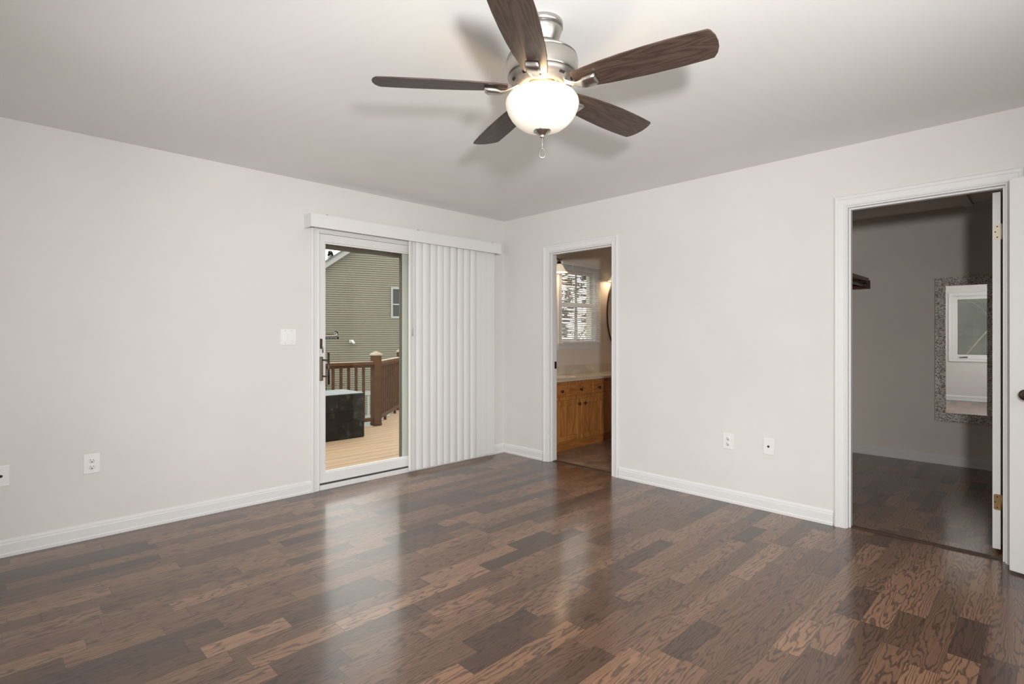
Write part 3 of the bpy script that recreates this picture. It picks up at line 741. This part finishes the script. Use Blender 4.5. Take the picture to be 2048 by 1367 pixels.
for x0, x1 in ((0.335, 0.508), (0.545, 0.940), (0.978, 1.180)): drawer(van, x0, x1, 0.578, 0.708)
cdoor(van, 0.335, 0.744, 0.103, 0.542, 0.712); cdoor(van, 0.772, 1.182, 0.103, 0.542, 0.812)
v2 = thing('bathroom_vanity', 'recessed second oak vanity cabinet in shadow at the right of the bathroom doorway', 'cabinet', (1.9, -0.15, 0))
VY2 = VY + 0.045
carcass(VX1 + 0.001, 2.9, VY2, v2)
MB().box(VX1 + 0.001, 2.9, VY2 + 0.03, BB - 0.002, 0.0, 0.085).build('toe_kick', M['oak_x'], v2)
drawer(v2, 1.25, 1.75, 0.578, 0.708, VY2); cdoor(v2, 1.25, 1.75, 0.103, 0.542, None, VY2)
ct = thing('countertop', 'cream marbled countertop with backsplash and moulded basin on the oak vanity', 'countertop', (1.5, -0.17, VT))
b = MB()
n = 40; cx, cy, ax, ay = 0.72, -0.17, 0.24, 0.16
# top slab with an oval basin
zt = VT + 0.022; x0, x1, y0, y1 = VX0, 2.92, VY - 0.028, BB - 0.001
ov = [(cx + ax * math.cos(2 * math.pi * i / n), cy + ay * math.sin(2 * math.pi * i / n)) for i in range(n)]
vs = []; fs = []
for i in range(n):
    dx, dy = ov[i][0] - cx, ov[i][1] - cy
    s_ = min((((x1 if dx > 0 else x0) - cx) / dx) if abs(dx) > 1e-6 else 1e9, (((y1 if dy > 0 else y0) - cy) / dy) if abs(dy) > 1e-6 else 1e9)
    vs.append((cx + dx * s_, cy + dy * s_, zt)); vs.append((ov[i][0], ov[i][1], zt))
    vs.append((cx + dx * 0.85, cy + dy * 0.85, zt - 0.05)); vs.append((cx + dx * 0.4, cy + dy * 0.4, zt - 0.11)); vs.append((cx + dx * 0.02, cy + dy * 0.02, zt - 0.115))
for i in range(n):
    j = (i + 1) % n
    for k in range(4): fs.append((i * 5 + k, j * 5 + k, j * 5 + k + 1, i * 5 + k + 1))
b.add(vs, fs)
# fill the four corners the fan misses
b.box(x0, x1, y0, y0 + 0.012, VT, zt); b.box(x0, x1, y1 - 0.012, y1, VT, zt); b.box(x0, x0 + 0.012, y0, y1, VT, zt); b.box(x1 - 0.012, x1, y0, y1, VT, zt)
b.box(1.0, x1, y0 + 0.004, y1 - 0.004, VT + 0.0005, zt - 0.0003); b.box(x0 + 0.004, 0.44, y0 + 0.004, y1 - 0.004, VT + 0.0005, zt - 0.0003)
b.box(0.44, 1.0, y0 + 0.004, -0.335, VT + 0.0005, zt - 0.0003); b.box(0.44, 1.0, -0.005, y1 - 0.004, VT + 0.0005, zt - 0.0003)
b.build('top_slab', M['marble'], ct)
MB().box(VX0, 2.92, BB - 0.018, BB - 0.0005, zt - 0.001, zt + 0.10).build('backsplash', M['marble'], ct, 0.004)

# bathroom window
w1 = thing('window_1', None, None, (1.38, BB, 1.15), kind='structure')
b = MB()
b.box(1.03, 1.05, BB, BB + 0.10, 1.15, 2.04); b.box(1.71, 1.73, BB, BB + 0.10, 1.15, 2.04); b.box(1.03, 1.73, BB, BB + 0.10, 2.04, 2.06)
b.build('window_frame', M['vinyl'], w1, 0.002)
def winsash(z0, z1, y, nm):
    b = MB(); f = 0.035
    b.box(1.05, 1.05 + f, y, y + 0.03, z0, z1); b.box(1.71 - f, 1.71, y, y + 0.03, z0, z1); b.box(1.05 + f, 1.71 - f, y, y + 0.03, z0, z0 + f); b.box(1.05 + f, 1.71 - f, y, y + 0.03, z1 - f, z1)
    o = b.build(nm, M['vinyl'], w1, 0.003)
    MB().box(1.05 + f, 1.71 - f, y + 0.012, y + 0.016, z0 + f, z1 - f).build('pane', M['glass'], o)
winsash(1.60, 2.04, BB + 0.060, 'upper_sash'); winsash(1.15, 1.63, BB + 0.028, 'lower_sash')
MB().box(1.36, 1.42, BB + 0.022, BB + 0.030, 1.160, 1.178).build('sash_lift', M['bronze'], w1, 0.002)
MB().box(0.93, 1.83, BB - 0.045, BB + 0.028, 1.122, 1.150).build('window_stool', M['trim'], w1, 0.006, 3)
MB().box(0.96, 1.80, BB - 0.016, BB, 1.062, 1.122).build('window_apron', M['trim'], w1, 0.004)
casing('trim_11', lambda a, z, d: (a, BB - d, z), 1.03, 1.73, 2.056, bottom=None).location.z = 0
bpy.data.objects['trim_11'].scale.z = 1.0
for v in bpy.data.objects['trim_11'].data.vertices:
    if v.co.z < 0.5: v.co.z = 1.150
wb = thing('window_blind', 'white mini blind hanging over the bathroom window', 'blind', (1.37, 0.035, 2.12))
MB().box(0.985, 1.755, 0.010, 0.050, 2.085, 2.120).build('head_rail', M['slat'], wb, 0.003)
ns = 40
for i in range(ns):
    z = 2.072 - i * (2.072 - 1.165) / (ns - 1)
    b = MB(); ring0 = []; ring1 = []
    P = []
    for k in range(5):
        s_ = -0.0125 + 0.025 * k / 4; h = 0.0022 * (1 - (s_ / 0.0125) ** 2)
        P.append((s_, h))
    P = P + [(s_, h - 0.0006) for s_, h in P[::-1]]
    ca, sa = math.cos(R(38)), math.sin(R(38))
    ring = [(0.030 + s_ * ca - h * sa, z + s_ * sa + h * ca) for s_, h in P]
    b.loft([[(0.990, y_, z_) for y_, z_ in ring], [(1.750, y_, z_) for y_, z_ in ring]])
    b.build('blind_slat', M['slat'], wb)
MB().box(0.988, 1.752, 0.018, 0.044, 1.142, 1.155).build('bottom_rail', M['slat'], wb, 0.003)
for x in (1.09, 1.37, 1.65):
    b = MB(); b.tube([(x, 0.0165, 2.09), (x, 0.0165, 1.15)], 0.0012, 5); b.build('ladder_cord', M['slat'], wb)
b = MB(); b.tube([(1.155, 0.005, 2.09), (1.155, 0.003, 1.62)], 0.004, 8); b.build('wand', M['vinyl'], wb)

# vanity lights and oval mirror
def vanity_light(cx, zt_, label):
    t = thing('vanity_light', label, 'wall light', (cx, BB, zt_ + 0.06), 'vanity lights')
    b = MB(); b.box(cx - 0.07, cx + 0.07, BB - 0.022, BB, zt_ + 0.02, zt_ + 0.13); b.build('backplate', M['bronze'], t, 0.006, 3)
    for s_ in (-1, 1):
        x = cx + s_ * 0.19; y = BB - 0.13
        b = MB(); b.tube([(cx, BB - 0.02, zt_ + 0.10), (cx + s_ * 0.06, BB - 0.07, zt_ + 0.115), (cx + s_ * 0.12, BB - 0.11, zt_ + 0.075), (x, y, zt_ + 0.055), (x, y, zt_ + 0.03)], 0.006, 8)
        b.tube([(x, y, zt_ + 0.045), (x + s_ * 0.05, y - 0.01, zt_ + 0.062)], [0.006, 0.003], 8)
        b.lathe([(0.0, 0.038), (0.018, 0.034), (0.026, 0.012), (0.028, 0.0), (0.0, 0.0)], (x, y, zt_ - 0.005), 20)
        b.build('arm', M['bronze'], t)
        MB().lathe([(0.028, 0.0), (0.042, -0.010), (0.054, -0.032), (0.065, -0.058), (0.082, -0.082), (0.106, -0.098), (0.104, -0.0985), (0.079, -0.084), (0.062, -0.058), (0.051, -0.031), (0.036, -0.009)], (x, y, zt_), 32).build('glass_shade', M['shade'], t)
        MB().lathe([(0.0, 0.0), (0.012, -0.004), (0.022, -0.025), (0.026, -0.045), (0.018, -0.065), (0.0, -0.070)], (x, y, zt_ - 0.005), 20).build('bulb', M['lens'], t)
        lamp('POINT', 'vanity_bulb', (x, y, zt_ - 0.075), 2.8, (1.0, 0.74, 0.48), 0.05)
vanity_light(0.650, 2.065, 'bronze vanity light with frosted shade, left of the bathroom window')
vanity_light(2.170, 2.045, 'bronze vanity light with frosted shade, right of the window above the oval mirror')
om = thing('oval_mirror', 'oval mirror with thin dark rim on the bathroom wall right of the window', 'mirror', (2.285, BB, 1.535))
b = MB(); el = [(2.285 + 0.32 * math.cos(2 * math.pi * i / 48), 1.535 + 0.52 * math.sin(2 * math.pi * i / 48)) for i in range(48)]
b.prism([(x, BB, z) for x, z in el], (0, -0.014, 0), (0, -0.001, 0)); b.build('mirror_glass', M['mirror'], om)
b = MB(); b.tube([(x, BB - 0.010, z) for x, z in el + el[:1]], 0.009, 8); b.build('mirror_rim', M['bronze'], om)

# ---------------------------------------------------------------- deck
DZ = -0.10
b = MB(); y = 0.20; i = 0
while y < 4.3:
    xmin = -4.0 if y + 0.14 < 3.06 else 0.20 + (y + 0.14 - 3.06)
    b.box(xmin, 5.0, y, y + 0.137, DZ - 0.025, DZ); y += 0.146
b.build('floor_deck', M['deck'], bevel=0.003, kind='structure')
def rail_section(p0, p1, ztop, zbot, label, nb_, pitch, start):
    p0 = Vector((*p0, 0)); p1 = Vector((*p1, 0)); d = (p1 - p0); L_ = d.length; d.normalize(); t = Vector((-d.y, d.x, 0))
    o = thing('deck_railing', label, 'railing', (*((p0 + p1) / 2).xy, DZ), 'deck railings')
    def bar(b, s0, s1, hw, z0, z1):
        q = [p0 + d * s0 - t * hw, p0 + d * s1 - t * hw, p0 + d * s1 + t * hw, p0 + d * s0 + t * hw]
        b.prism([(*v.xy, 0) for v in q], (0, 0, z0), (0, 0, z1))
    b = MB(); bar(b, 0, L_, 0.052, ztop - 0.045, ztop); bar(b, 0, L_, 0.024, ztop - 0.080, ztop - 0.045); b.build('top_rail', M['rail'], o, 0.006, 2)
    b = MB(); bar(b, 0.005, L_ - 0.005, 0.046, ztop, ztop + 0.007); b.build('frost_layer', M['frost'], o, 0.003, 2)
    b = MB(); bar(b, 0, L_, 0.030, zbot - 0.05, zbot); b.build('bottom_rail', M['rail'], o, 0.004, 2)
    for k in range(nb_):
        s0 = start + pitch * k
        b = MB(); bar(b, s0 - 0.0155, s0 + 0.0155, 0.019, zbot, ztop - 0.08); b.build('baluster', M['rail'], o, 0.002, 1)
    for s0 in (L_ * 0.3, L_ * 0.75):
        b = MB(); bar(b, s0 - 0.02, s0 + 0.02, 0.02, DZ, zbot - 0.05); b.build('rail_foot', M['rail'], o)
    return o
rail_section((-3.2, 2.99), (0.162, 2.99), 0.848, 0.022, 'brown deck railing with square balusters behind the dark storage box', 27, 0.1175, 0.163)
rail_section((0.290, 3.057), (1.355, 4.12), 0.848, 0.022, 'brown deck railing running diagonally away to the right of the near post', 12, 0.118, 0.10)
def post(x, y, rot, label):
    o = thing('deck_post', label, 'post', (x, y, DZ), 'deck posts', rot=(0, 0, rot))
    MB().box(-0.060, 0.060, -0.060, 0.060, 0, 1.035).build('post_sleeve', M['rail'], o, 0.004, local=True)
    MB().box(-0.066, 0.066, -0.066, 0.066, 0, 0.05).build('post_skirt', M['rail'], o, 0.012, local=True)
    b = MB(); b.loft([[(-s, -s, z), (s, -s, z), (s, s, z), (-s, s, z)] for s, z in ((0.064, 1.034), (0.074, 1.040), (0.074, 1.052), (0.045, 1.080), (0.004, 1.104))]); b.build('post_cap', M['frost'], o, local=True)
post(0.223, 2.99, R(0), 'square brown deck post with pyramid cap at the railing corner')
post(1.42, 4.185, R(45), 'far brown deck post with pyramid cap at the right edge of the glass')
sb = thing('storage_box', 'dark resin deck box with frosted white lid outside the sliding door', 'storage box', (-0.93, 2.57, DZ))
b = MB(); b.box(-1.52, -0.355, 2.29, 2.82, DZ, 0.475); b.build('box_body', M['tub'], sb, 0.014, 3)
b = MB()
L0 = [(-1.53, 2.285), (-0.350, 2.285), (-0.350, 2.83), (-1.53, 2.83)]
def rr(m_, z): return [(-1.52 + m_, 2.29 + m_, z), (-0.355 - m_, 2.29 + m_, z), (-0.355 - m_, 2.82 - m_, z), (-1.52 + m_, 2.82 - m_, z)]
b.loft([rr(0.014, 0.474), rr(0.008, 0.482), rr(0.03, 0.492), rr(0.10, 0.503), rr(0.2, 0.507)]); b.build('box_lid', M['snow'], sb, 0.008, 2)

# ---------------------------------------------------------------- neighbour's house
gz = -3.0
ua = TH - R(66.7); U = Vector((math.cos(ua), math.sin(ua), 0)); NV = Vector((-U.y, U.x, 0))   # NV points away from the camera
HC = Vector((8.216, 17.633, 0))
def hp(u, z, d=0.0): return HC + U * u + NV * d + Vector((0, 0, z))
PK = (2.3, 7.30); SLP = (7.30 - 4.39) / (2.3 + 1.70)
EL = -5.2; zeave = PK[1] - SLP * (PK[0] - EL); ER = PK[0] + (PK[0] - EL)
hs = thing('neighbour_house', 'sage green sided house with white gable trim beyond the deck', 'house', hp(1, gz, 3))
b = MB(); lap = 0.098; z = gz
while z < PK[1] - 0.02:
    z2 = min(z + lap, PK[1] - 0.005)
    def ul(zz): return EL if zz <= zeave else PK[0] - (PK[1] - zz) / SLP
    def ur(zz): return ER if zz <= zeave else PK[0] + (PK[1] - zz) / SLP
    zm = min(z + 0.062, z2); zn = min(z + 0.074, z2); ab = []
    for zz, dd in ((z, 0.008), (z, -0.030), (zm, -0.030), (zn, 0.006), (z2, 0.008)): ab += [hp(ul(zz), zz, dd), hp(ur(zz), zz, dd)]
    b.add(ab, [(2 * k, 2 * k + 1, 2 * k + 3, 2 * k + 2) for k in range(4)])
    z += lap
b.add([hp(EL, gz, 7), hp(ER, gz, 7), hp(ER, zeave, 7), hp(EL, zeave, 7), hp(EL, gz), hp(ER, gz), hp(ER, zeave), hp(EL, zeave)], [(0, 1, 2, 3), (4, 0, 3, 7), (5, 6, 2, 1)])
b.build('siding_wall', M['siding'], hs)
b = MB()
for sgn, e in ((-1, EL), (1, ER)):
    e2 = e + sgn * 0.4; ze = PK[1] - SLP * abs(e2 - PK[0])
    b.prism([hp(PK[0], PK[1] + 0.02), hp(e2, ze + 0.02), hp(e2, ze - 0.23), hp(PK[0], PK[1] - 0.23)], NV * -0.28, NV * -0.0)
b.build('rake_board', M['ext_white'], hs)
b = MB()
for sgn, e in ((-1, EL), (1, ER)):
    e2 = e + sgn * 0.45; ze = PK[1] - SLP * abs(e2 - PK[0])
    b.prism([hp(PK[0], PK[1] + 0.10), hp(e2, ze + 0.10), hp(e2, ze + 0.02), hp(PK[0], PK[1] + 0.02)], NV * -0.33, NV * 7.4)
b.build('roof', M['shingle'], hs)
def house_window(u0, u1, z0, z1):
    b = MB()
    f = 0.09
    for q in ((u0 - f, u0, z0 - f, z1 + f), (u1, u1 + f, z0 - f, z1 + f), (u0, u1, z1, z1 + f), (u0, u1, z0 - f, z0)):
        b.prism([hp(q[0], q[2]), hp(q[1], q[2]), hp(q[1], q[3]), hp(q[0], q[3])], NV * -0.07, NV * 0.0)
    o = b.build('window', M['ext_white'], hs)
    b = MB(); b.prism([hp(u0, z0), hp(u1, z0), hp(u1, z1), hp(u0, z1)], NV * -0.035, NV * -0.025); b.build('pane', M['dark_pane'], o)
    b = MB(); zm = z0 + (z1 - z0) * 0.44
    b.prism([hp(u0, zm - 0.025), hp(u1, zm - 0.025), hp(u1, zm + 0.025), hp(u0, zm + 0.025)], NV * -0.05, NV * -0.025); b.build('meeting_rail', M['grey_ext'], o)
house_window(1.235, 2.15, 2.14, 3.38)
b = MB()
b.prism([hp(-0.68, 0.93), hp(-0.52, 0.93), hp(-0.52, 1.07), hp(-0.68, 1.07)], NV * -0.05, NV * 0.0)
b.tube([hp(-0.60, 1.02, -0.02), hp(-0.58, 1.02, -0.14), hp(-0.50, 0.90, -0.22)], [0.055, 0.060, 0.062], 12)
b.build('dryer_vent', mat('white_vent', (0.62, 0.63, 0.62), 0.5), hs)
MB().box(-60, 60, 0.25, 90, gz - 0.1, gz).build('ground', M['ground'], kind='structure')
MB().box(-60, WX - 0.3, -60, 0.25, gz - 0.1, gz).build('ground_west', M['ground'], kind='structure')
# white picket fence below the deck
fe_ = thing('picket_fence', 'white picket fence seen under the deck rail beside the post', 'fence', (2.1, 7.6, gz))
FD = Vector((U.x, U.y, 0)); FO = Vector((2.2, 7.9, 0))
b = MB()
for zz in (-0.80, -0.21):
    q = [FO - FD * 1.2 - Vector((0, 0.02, 0)), FO + FD * 2.2 - Vector((0, 0.02, 0)), FO + FD * 2.2 + Vector((0, 0.02, 0)), FO - FD * 1.2 + Vector((0, 0.02, 0))]
    b.prism(q, (0, 0, zz), (0, 0, zz + 0.09))
b.build('fence_rail', M['ext_white'], fe_)
b = MB()
q = [FO - FD * 1.6, FO + FD * 2.2, FO + FD * 2.2 + Vector((0, 0.02, 0)), FO - FD * 1.2 + Vector((0, 0.02, 0))]
b.prism(q, (0, 0, gz), (0, 0, -0.71)); b.build('fence_panel', M['ext_white'], fe_)
b = MB()
for k in range(27):
    c = FO + FD * (-1.15 + 0.125 * k)
    b.prism([c - FD * 0.02, c + FD * 0.02, c + FD * 0.02 + Vector((0, 0.03, 0)), c - FD * 0.02 + Vector((0, 0.03, 0))], (0, 0, -0.75), (0, 0, -0.14))
b.build('picket', M['ext_white'], fe_)

# ---------------------------------------------------------------- trees
def conifer(name, x, y, z0, h, r, seed, label, dens=1.0, group='evergreens outside'):
    rnd = random.Random(seed)
    o = thing(name, label, 'tree', (x, y, z0), group)
    b = MB(); b.tube([(x, y, z0), (x, y, z0 + h)], [0.014 * h, 0.001 * h], 8); b.build('trunk', M['bark'], o)
    b = MB(); n_ = int(420 * dens)
    for i in range(n_):
        t = rnd.random() ** 0.8; zz = z0 + h * (0.12 + 0.88 * t); rad = r * (1 - t) * (0.6 + 0.5 * rnd.random()) + 0.08
        a = rnd.random() * 6.283; d = Vector((math.cos(a), math.sin(a), 0)); s_ = Vector((-d.y, d.x, 0))
        p0 = Vector((x, y, zz)); p1 = p0 + d * rad + Vector((0, 0, 0.15 * rad - 0.2 * rad * rnd.random()))
        for j in range(7):
            q = p0.lerp(p1, 0.25 + 0.75 * j / 6); wv = (0.10 + 0.16 * rad) * (1.15 - j / 7)
            for sg in (-1, 1):
                e = q + s_ * sg * wv + d * wv * 0.6 + Vector((0, 0, rnd.uniform(-0.3, 0.25) * wv))
                b.add([q, q + d * 0.10 * (1 + rad), e], [(0, 1, 2)])
    b.build('foliage', M['needle'], o)
    return o
def bare_tree(name, x, y, z0, h, seed, label, thick=0.012):
    rnd = random.Random(seed); o = thing(name, label, 'tree', (x, y, z0), 'bare trees outside'); b = MB()
    def grow(p, d, L_, r, lev):
        q = p + d * L_ * 0.5 + Vector((rnd.uniform(-1, 1), rnd.uniform(-1, 1), rnd.uniform(-.5, .5))) * L_ * 0.08; e = p + d * L_
        b.tube([p, q, e], [r, r * 0.8, r * 0.6], 5)
        if lev == 0: return
        for _ in range(3):
            nd = (d + Vector((rnd.uniform(-1, 1), rnd.uniform(-1, 1), rnd.uniform(-0.3, 0.6))) * 0.75).normalized()
            grow(p.lerp(e, rnd.uniform(0.5, 1.0)), nd, L_ * 0.68, r * 0.55, lev - 1)
    grow(Vector((x, y, z0)), Vector((0, 0, 1)), h * 0.38, h * thick, 5)
    b.build('branches', M['bark'], o)
# one behind the neighbour's roof
conifer('pine_tree', 12.63, 30.13, gz, 9.95, 2.6, 4, 'dark pine tip rising behind the neighbour house roof', 2.2)
for i, (x, y, h, r, s_) in enumerate(((8.6, 5.9, 7.6, 2.0, 11),)):
    conifer('pine_tree', x, y, gz, h, r, s_, 'small pine seen through the bathroom window blind', 0.8)
bare_tree('bare_tree', 5.4, 3.9, gz, 8.0, 5, 'bare tree with pale branches outside the bathroom window')
bare_tree('bare_tree', -13.0, -3.1, gz, 9.0, 9, 'bare tree with pale branches reflected in the closet mirror', 0.005)
# wooded hillside west of the house
b = MB(); b.loft([[(-20, -60, gz), (-20, 60, gz)], [(-26, -60, 0.5), (-26, 60, 0.5)], [(-40, -60, 9), (-40, 60, 9)], [(-55, -60, 14), (-55, 60, 14)], [(-56, -60, gz), (-56, 60, gz)]], cap=False)
b.build('ground_hillside', mottled('leaf_litter_slope', [(0.3, (0.09, 0.095, 0.085)), (0.7, (0.14, 0.145, 0.13))], 0.8, 0.9), kind='structure')
# shrub by the fence
rnd = random.Random(3); b = MB()
sc = Vector((2.15, 8.9, -0.0))
for i in range(2600):
    p = sc + Vector((rnd.gauss(0, 0.25), rnd.gauss(0, 0.2), rnd.uniform(-3.0, 0.0))); d = Vector((rnd.uniform(-1, 1), rnd.uniform(-1, 1), rnd.uniform(-0.2, 1))).normalized() * 0.05; s_ = d.orthogonal().normalized() * 0.02
    b.add([p, p + d * 0.5 + s_, p + d, p + d * 0.5 - s_], [(0, 1, 2, 3)])
o = b.build('shrub', M['needle']); tag(o, 'dark green shrub behind the white picket fence', 'shrub')
